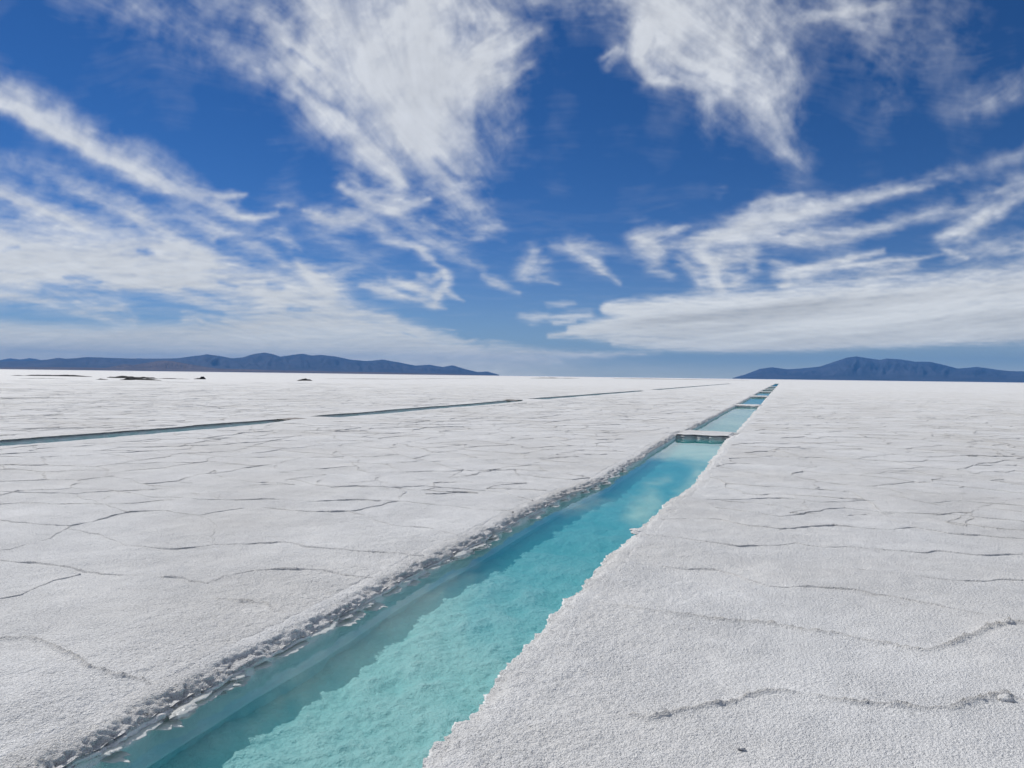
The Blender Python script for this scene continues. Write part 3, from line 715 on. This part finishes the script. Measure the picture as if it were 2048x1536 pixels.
def make_pool(a, b, fl, fr, zw, label, group, fine, depth=.30):
    root = empty('brine_pool', (float((fl(a)+fr(a))/2), a, 0))
    tag(root, label, 'salt pool', group)
    loc = np.array(root.location)
    va = along(a, b)
    l0, r0, l1, r1 = float(fl(a)), float(fr(a)), float(fl(b)), float(fr(b))
    ne = 40 if fine else 14
    te = np.linspace(0, 1, ne)
    endv = b+bar_wob(l1+(r1-l1)*te, te*0+b)*(b > 15)
    # right side back to front, front, left side, far end : a closed run around the water
    path = np.concatenate([np.stack([fl(va), va], 1), np.stack([l1+(r1-l1)*te, endv], 1)[1:-1], np.stack([fr(va), va], 1)[::-1], np.stack([r0+(l0-r0)*te, te*0+a], 1)[1:-1]])
    nxt = np.roll(path, -1, 0)-np.roll(path, 1, 0); nl = np.linalg.norm(nxt, axis=1)[:, None]; d = nxt/nl
    for _ in range(40): d = (np.roll(d, 1, 0)+2*d+np.roll(d, -1, 0))/4
    d /= np.linalg.norm(d, axis=1)[:, None]+1e-9
    out = np.stack([-d[:, 1], d[:, 0]], 1)                       # away from the water
    s = np.concatenate([[0], np.cumsum(np.linalg.norm(np.diff(path, axis=0), axis=1))])
    pr = PROFILE.copy(); pr[:, 1] = np.where(pr[:, 1] < -.12, -.12+(pr[:, 1]+.12)*(depth-.12)/.18, pr[:, 1])
    arc = np.concatenate([[0], np.cumsum(np.linalg.norm(np.diff(PROFILE, axis=0), axis=1))])
    S, A = np.meshgrid(s, arc, indexing='ij'); off = np.repeat(pr[None, :, 0], len(s), 0); zz = np.repeat(pr[None, :, 1], len(s), 0)
    crust = np.exp(-((zz+.035)/.05)**2)
    bigl = fbm(S*7, A*14+3, 3, 601)-.5
    nod = .5-np.abs(2*fbm(S*19, A*24, 2, 605)-1); nod2 = .5-np.abs(2*vnoise(S*46, A*50, 607)-1)
    lay = fbm(S*2.2, A*55, 2, 609)-.5
    arc1 = np.clip((.20-off)/.16, 0, 1)*(zz < .01)                # rougher towards the edge
    n1 = bigl*.05*arc1-(nod*.034+nod2*.018)*(.12+.88*arc1**1.4)*np.exp(-np.clip(-zz-.07, 0, 1)/.02)+lay*.030*np.exp(-((zz+.088)/.03)**2)
    n1 = n1*np.clip(arc/.06, 0, 1)[None, :]
    sub_ = zz < -.13
    n1 = np.where(sub_, (fbm(S*1.6, A*5, 3, 613)-.5)*.03+(fbm(S*12, A*16, 3, 617)-.5)*.010, n1)
    flatk = sstep(.03, .12, off)                                  # on the flat top the lumps rise, on the face they stand out
    o2 = off-n1*(.85-.75*flatk)
    zz = zz+n1*(.45+.2*flatk)*(zz > -.076)
    bx_, by_ = path[:, None, 0]+out[:, None, 0]*off, path[:, None, 1]+out[:, None, 1]*off
    zz = zz+((fbm(bx_*.35, by_*.35, 3, 301)-.5)*.05+(fbm(bx_*1.7, by_*1.7, 3, 305)-.5)*.016)*sstep(-.10, -.01, zz)
    smooth = path.copy(); kk = np.ones(31)/31
    nL = len(va)
    for lo, hi in ((0, nL), (len(path)-nL-(ne-2), len(path)-(ne-2))):
        seg = path[lo:hi, 0]; pad_ = np.concatenate([np.full(15, seg[0]), seg, np.full(15, seg[-1])]); smooth[lo:hi, 0] = np.convolve(pad_, kk, 'valid')
    dp = sstep(-.07, -.125, PROFILE[:, 1])[None, :, None]
    base = path[:, None, :]*(1-dp)+smooth[:, None, :]*dp
    zz = zz+((fbm(bx_*30, by_*30, 2, 321)-.5)*.010+(fbm(bx_*9, by_*9, 3, 311)-.5)*.010)*np.clip(arc/.06, 0, 1)[None, :]*sstep(-.03, -.01, zz)
    XY = base+out[:, None, :]*o2[..., None]
    P = np.concatenate([XY, zz[..., None]], -1)
    P = np.concatenate([P, P[:1]], 0)
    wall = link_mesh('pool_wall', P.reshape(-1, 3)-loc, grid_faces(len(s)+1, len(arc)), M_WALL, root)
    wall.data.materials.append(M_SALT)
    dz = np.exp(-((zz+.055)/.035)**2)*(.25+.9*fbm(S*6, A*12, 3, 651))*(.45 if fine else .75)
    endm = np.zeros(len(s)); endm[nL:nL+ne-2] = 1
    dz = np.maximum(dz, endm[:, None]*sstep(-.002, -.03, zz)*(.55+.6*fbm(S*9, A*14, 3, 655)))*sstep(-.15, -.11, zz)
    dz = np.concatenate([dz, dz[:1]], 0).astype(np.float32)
    wa = wall.data.attributes.new('darken', 'FLOAT', 'POINT'); wa.data.foreach_set('value', np.clip(dz, 0, 1).ravel())
    mi = np.tile((PROFILE[:-1, 1] > -.055) & (np.arange(len(PROFILE)-1) < 24), len(s)).astype(np.int32)
    if len(mi) == len(wall.data.polygons): wall.data.polygons.foreach_set('material_index', mi)
    # bed
    nu = 70 if fine else 14; tu = np.linspace(-.06, 1.06, nu)
    vb = along(a-.1, b+.25)
    FL, FR = fl(np.clip(vb, a, b)), fr(np.clip(vb, a, b))
    BU = FL[:, None]+(FR-FL)[:, None]*tu[None, :]; BV = np.repeat(vb[:, None], nu, 1)
    cellb = np.gradient(vb)[:, None]
    k1 = np.clip(1.4-cellb/.09, 0, 1); k2 = np.clip(1.4-cellb/.035, 0, 1)
    c1 = fbm(BU*5, BV*3.6, 3, 631)-.5; c2 = np.abs(2*fbm(BU*14, BV*11, 3, 641)-1)-.25
    BZ = -depth+(fbm(BU*.8, BV*.5, 3, 621)-.5)*.06+c1*.065*k1+c2*.030*k2
    link_mesh('pool_bed', np.stack([BU, BV, BZ], -1).reshape(-1, 3)-loc, grid_faces(len(vb), nu), M_FLOOR, root)
    # brine: a closed body
    vw = np.linspace(a-.05, b+.12, max(3, int((b-a)/1.1)))
    pad = .13
    WL = np.array([min(fl(np.clip(np.linspace(x-1, x+1, 41), a, b))) for x in vw])-pad
    WR = np.array([max(fr(np.clip(np.linspace(x-1, x+1, 41), a, b))) for x in vw])+pad
    q = np.stack([np.stack([WL, vw, vw*0+zw], 1), np.stack([WR, vw, vw*0+zw], 1), np.stack([WR, vw, vw*0-depth-.16], 1), np.stack([WL, vw, vw*0-depth-.16], 1)], 1)
    n = len(vw); i = np.arange(n-1)[:, None]; j = np.arange(4)[None, :]; k = (j+1) % 4
    f = np.stack([i*4+j, i*4+k, (i+1)*4+k, (i+1)*4+j], -1).reshape(-1, 4)
    f = np.concatenate([f, [[3, 2, 1, 0]], [[(n-1)*4, (n-1)*4+1, (n-1)*4+2, (n-1)*4+3]]])
    link_mesh('water', q.reshape(-1, 3)-loc, f, M_WATER, root, smooth=False)
    return root, wall, loc
ROW = 'pools cut in a row in the main channel'
names = ['long narrow turquoise brine pool in the foreground, the nearest and largest', 'pale blue brine pool just beyond the first salt bar of the main channel', 'blue sky-reflecting brine pool beyond the second salt bar', 'small brine pool beyond the third salt bar of the main channel', 'short brine pool, fifth from the front in the main channel', 'thin sliver of a brine pool, sixth from the front in the main channel', 'very thin distant brine pool, last but one in the main channel', 'farthest grey sliver of brine at the tip of the main channel']
pools = [make_pool(a, b, rim_l, rim_r, -.12, names[i], ROW, i == 0) for i, (a, b) in enumerate(POOLS)]
SROW = 'pools of the side channel'
snames = ['nearest brine cut of the side channel, with a dark crusted far wall', 'teal brine cut in the middle of the side channel, ending in a dark dry patch', 'thin dark brine cut of the side channel, beyond the dry patch', 'faint hairline of the side channel running towards the horizon']
for i, (a, b) in enumerate(SIDE): make_pool(a, b, side_f, side_n, -.12, snames[i], SROW, False, .30)

# thin salt plates that stick out of the near pool's shaded wall
def plate(rs, length, depth, thick):
    n = 22; t = np.linspace(0, 1, n)
    edge = depth*np.sin(np.pi*np.clip(t, .02, .98))**.4*(.35+1.2*fbm(t*9+rs.rand()*50, t*0+rs.rand()*50, 3, rs.randint(999)))
    vs = []
    for k in range(n):
        y = (t[k]-.5)*length; e = edge[k]; w = (rs.rand()-.5)*thick*.7
        vs += [(-.05, y, thick*.5), (e*.5, y, thick*.55+w*.3), (e*.92, y, thick*.35+w), (e, y, w), (e*.9, y, -thick*.5+w), (e*.45, y, -thick*.6), (-.05, y, -thick*.6)]
    m = 7; f = []
    for k in range(n-1):
        for j in range(m): f.append((k*m+j, k*m+(j+1) % m, (k+1)*m+(j+1) % m, (k+1)*m+j))
    f = np.array(f)
    cap = [np.arange(m)[::-1], np.arange(m)+(n-1)*m]
    return np.array(vs), (f, np.array(cap))
rs = np.random.RandomState(12)
root0, wall0, loc0 = pools[0]
count = 0; v = 2.2
while v < 14 and count < 100:
    for lev in ((-.074, .058), (-.092, .078), (-.110, .100)):
        if rs.rand() < .72 and count < 100:
            ln = rs.uniform(.07, .30)*(1+v*.03); y = v+rs.uniform(0, .22)
            vs, f = plate(rs, ln, lev[1]*rs.uniform(.55, 1.25), rs.uniform(.004, .009))
            vs = vs+np.array([float(rim_l(y)), y, lev[0]+rs.uniform(-.008, .008)])
            sl = (rim_l(y+.05)-rim_l(y-.05))/.1*.5
            vs[:, 0] += (vs[:, 1]-y)*float(sl)
            link_mesh('salt_plate', vs-loc0, f, M_LEDGE, wall0); count += 1
    v += .20+.028*v

# ---- loose lumps of salt crust ----
def lump(rs, sx, sy, sz, n=22, m=14, rough=.35):
    th = np.linspace(0, np.pi, m)[:, None]; ph = np.linspace(0, 2*np.pi, n, endpoint=False)[None, :]
    x = np.sin(th)*np.cos(ph); y = np.sin(th)*np.sin(ph); z = np.cos(th)+0*ph
    o = rs.rand()*90
    r = 1+rough*((fbm(x*2+o+z*1.7, y*2+o-z*1.1, 3, 7)-.5)*2)+rough*.7*((fbm(x*5+o-z*3.2, y*5+o+z*4.1, 2, 9)-.5)*2)
    P = np.stack([x*r*sx, y*r*sy, z*r*sz], -1)
    vs = P.reshape(-1, 3); f = []
    for i in range(m-1):
        for j in range(n): f.append((i*n+j, (i+1)*n+j, (i+1)*n+(j+1) % n, i*n+(j+1) % n))
    return vs, np.array(f)
def chunk(px, py, s, label, z=0.0, mat=None, rough=.35):
    x, y = ground_at(px, py, z); vs, f = lump(rs, *s, rough=rough)
    o = link_mesh('salt_chunk', vs, f, mat or M_SALT); o.location = (x, y, z+s[2]*.35)
    tag(o, label, 'salt lump', 'loose lumps of salt crust'); return o
chunk(2012, 1403, (.035, .028, .026), 'knobbly salt lump at the end of the lowest ridge, near the right frame edge')
chunk(2013, 1250, (.045, .035, .030), 'dark-sided salt lump where the second ridge rises near the right frame edge')
def rim_chunk(v, s, label, side, z, mat=None, inset=0.):
    vs, f = lump(rs, *s, rough=.5)
    o = link_mesh('salt_chunk', vs, f, mat or M_SALT); o.location = (float(rim_r(v))+inset if side else float(rim_l(v))+inset, v, z)
    return tag(o, label, 'salt lump', 'loose lumps of salt crust')
rim_chunk(8.05, (.12, .17, .014), 'flat shelf of crust jutting from the right rim halfway along the nearest pool', 1, -.012, inset=.07)
rim_chunk(6.6, (.055, .16, .022), 'largest white clump of salt hanging off the left rim over the water', 0, -.075, M_LEDGE, .06)
rim_chunk(3.02, (.05, .09, .022), 'white clump of salt plates below the left rim, nearest the viewer', 0, -.080, M_LEDGE, .05)
chunk(1481, 1497, (.018, .013, .007), 'tiny low salt bump standing in for a small dent near the bottom of the picture')  # a small dark dent in the crust, built as a low bump

# ================= mud heaps far out on the flat =================
def heap(pts, height, label, group='dark heaps out on the salt', mat=None):
    """pts: a run of ground points (sketched as picture places) with relative heights along it"""
    P = np.array([ground_at(a, b) for a, b, c in pts]); h = np.array([c for a, b, c in pts])
    n = 60; t = np.linspace(0, len(P)-1, n); x = np.interp(t, range(len(P)), P[:, 0]); y = np.interp(t, range(len(P)), P[:, 1]); hh = np.interp(t, range(len(P)), h)
    seed = rs.randint(900)
    L_ = np.hypot(x[-1]-x[0], y[-1]-y[0])
    hh = hh*height*(.35+1.1*fbm(t/len(P)*14+seed, t*0, 3, seed))*np.sin(np.pi*np.linspace(0, 1, n))**.35
    d = np.gradient(np.stack([x, y], 1), axis=0); d /= np.linalg.norm(d, axis=1)[:, None]; nn = np.stack([-d[:, 1], d[:, 0]], 1)
    m = 11; w = np.linspace(-1, 1, m); vs = np.zeros((n, m, 3))
    wid = (.25+hh*1.6)
    for j in range(m):
        vs[:, j, :2] = np.stack([x, y], 1)+nn*(w[j]*wid)[:, None]
        vs[:, j, 2] = hh*np.clip(1-abs(w[j])**1.6, 0, 1)*(.7+.6*vnoise(t*2.1+j*1.7, t*0+j*2.3, seed))-.05*(abs(w[j]) > .9)
    org = np.array([x.mean(), y.mean(), 0])
    o = link_mesh('mud_heap', vs.reshape(-1, 3)-org, grid_faces(n, m), mat or M_MUD); o.location = org
    return tag(o, label, 'mud heap', group)
heap([(20,751.2,.3),(60,751.6,.5),(100,752,1),(140,752.8,.9),(185,753.8,.5)], .42, 'longest dark mud heap, a flat streak nearest the left edge')
heap([(215,755.2,.6),(235,756,.8),(290,757,1.),(316,757.2,.6)], .42, 'ragged dark mud heap behind the middle streaks on the salt')
heap([(240,760,.3),(255,760,.8),(268,759.5,1.3),(285,760,.7),(322,761,.5)], .42, 'dark mud heap with a small peak, in front of the ragged one')
heap([(194,759,.7),(214,759.5,.7)], .22, 'short thin dark smear of mud left of the peaked heap')
heap([(317,757.4,.5),(345,757.8,.5),(380,758.4,.3)], .22, 'thin grey-brown trail of mud between two darker heaps')
heap([(388,758.3,.6),(404,758.5,1.2),(410,758.6,.8)], .4, 'small dark mud heap at the right end of the row of heaps')
heap([(597,761.5,.6),(605,761.3,1.),(613,761.3,1.1),(622,761.6,.6)], .40, 'solitary dark bushy-looking mound apart from the row of heaps')
heap([(40,757,.3),(90,757,.4),(132,758,.3)], .16, 'hairline of grey mud in front of the longest heap', mat=M_SILT)
heap([(650,757.5,.5),(800,758.4,.4),(960,756.2,.4)], .25, 'long faint silt line below the left mountains', 'faint silt lines near the horizon', M_SILT)
heap([(1060,756.5,.5),(1100,756.6,.8),(1160,757,.6)], .5, 'short grey silt line right of the mountain tip', 'faint silt lines near the horizon', M_SILT)
heap([(1225,757.4,.7),(1300,758.2,.8),(1420,760,.5),(1500,760.6,.4)], .55, 'longest grey silt line near the middle of the horizon', 'faint silt lines near the horizon', M_SILT)
heap([(1006,800.6,.5),(1020,800.5,1.),(1036,800.8,.6)], .07, 'brown dry patch of mud where the side channel breaks off', 'dry patches at the ends of side channel cuts', M_DRY)
heap([(560,838.5,.6),(585,837.5,1.),(606,836.5,.5)], .035, 'crumbly brown patch at the end of the nearest side channel cut', 'dry patches at the ends of side channel cuts', M_DRY)

# ================= mountains =================
def mountains(name, sil, dist_m, depth_m, mat, label, seed, rough=1., foot=.0):
    S = np.array([azel(a, b) for a, b in sil]); az = np.linspace(S[0, 0], S[-1, 0], 420)
    el = np.interp(az, S[:, 0], S[:, 1]); el = np.maximum(el, 0)
    H = np.tan(el)*dist_m*(1+.02*(fbm(az*160, az*0, 3, seed)-.5))+EYE
    m = 56; t = np.linspace(-1, .8, m)
    T, A = np.meshgrid(t, az, indexing='ij')
    wl = fbm(A*55+T*.8, T*1.6, 4, seed+1)-.5
    Hs = np.interp((A+wl*.016*np.abs(T)).ravel(), az, H).reshape(A.shape)
    prof = np.where(T < 0, np.clip(1+T, 0, 1)**1.15, np.clip(1-T/.85, 0, 1))
    rid = 1-np.abs(2*fbm(A*95+wl*1.3, T*1.9+A*20, 5, seed+2)-1)
    h = Hs*prof*(1+(rid-.75)*1.0*rough*np.clip(np.abs(T)*2.2, 0, 1)*np.clip((1-np.abs(T))*2.5, 0, 1))
    k = np.argmin(np.abs(t)); h[k] = H
    h = np.where(T < 0, np.minimum(h, Hs*(1+.55*T)+2), h)
    h = np.minimum(h, H[None, :]*(1-.02*np.abs(T)))
    r = dist_m+T*depth_m
    h = np.maximum(h, -5)-6*(np.abs(T) > .78)
    vs = np.stack([np.sin(A)*r, np.cos(A)*r, h], -1)
    org = np.array([math.sin(az.mean())*dist_m, math.cos(az.mean())*dist_m, 0.])
    o = link_mesh(name, vs.reshape(-1, 3)-org, grid_faces(m, len(az)), mat); o.location = org
    return tag(o, label, 'mountains', kind='structure')
mountains('mountain_range', [(-700,700),(-500,712),(-300,706),(-150,716),(-20,724),(30,722),(60,722),(95,719),(115,715.5),(135,717.5),(175,714),(230,716),(270,717),(320,717),(355,716.5),(380,713),(415,708.5),(440,712),(465,716.5),(485,715),(505,708.5),(528,704.8),(545,708),(560,713),(580,710.5),(605,707),(622,711),(640,709.5),(672,713),(700,719),(735,722),(765,719),(800,725),(830,731),(860,729.5),(885,734),(905,730.5),(930,738),(955,744),(975,743),(998,749.5)], 18000, 4200, M_ROCK, 'long dark blue mountain range along the left half of the horizon', 700)
mountains('mountain_range', [(-700,712),(-350,708),(-100,716),(0,720),(20,716.5),(40,719),(60,716),(75,718.5),(95,724),(115,730),(140,738)], 24500, 2500, M_ROCK, 'faint pale ridge peeking over the range at the left edge', 730)
mountains('foothill', [(180,741.5),(215,735),(250,728),(265,730),(300,724.5),(325,720.5),(345,722),(385,729),(410,733),(440,737),(470,738),(500,742.5),(520,745)], 13500, 2200, M_SAND, 'low brown foothill in front of the left range', 760, 1.1)
mountains('foothill', [(-500,731),(-200,732),(0,735),(100,734.5),(200,735.5),(300,738),(400,738.5),(480,738),(560,740.5),(650,742.5),(760,744.5),(900,748),(990,750.5)], 12000, 1800, M_SAND, 'thin reddish apron of land at the foot of the left range', 790, .8)
mountains('mountain_range', [(1465,756),(1490,749),(1520,737.5),(1545,734.5),(1575,738.5),(1600,737),(1640,733),(1670,723),(1695,714.5),(1712,712.8),(1735,716),(1760,719.5),(1775,716.8),(1800,718.5),(1830,723),(1860,723.5),(1890,730),(1915,737),(1940,735),(1955,733.5),(1985,738),(2020,742),(2048,742.5),(2100,744),(2250,736),(2450,748),(2700,758)], 20000, 4500, M_ROCK, 'blue mountain range with a broad twin summit at the right end of the horizon', 820, .6)

# ================= air =================
hz = Mat('haze'); pv = hz.n('ShaderNodeVolumePrincipled'); pv.inputs['Color'].default_value = (*HAZE_COL, 1); pv.inputs['Density'].default_value = HAZE_DENS; pv.inputs['Anisotropy'].default_value = .0
hz.l(pv.outputs[0], hz.out.inputs['Volume'])
b0 = -28500.; b1 = 28500.
bx = np.array([(x, y, zz_) for x in (b0, b1) for y in (b0, b1) for zz_ in (-8., 760.)])
bf = np.array([(0, 1, 3, 2), (4, 6, 7, 5), (0, 4, 5, 1), (2, 3, 7, 6), (0, 2, 6, 4), (1, 5, 7, 3)])
haze = link_mesh('haze', bx, bf, hz.m, smooth=False)
tag(haze, 'thin blue haze over the whole salt flat', 'haze', kind='stuff')
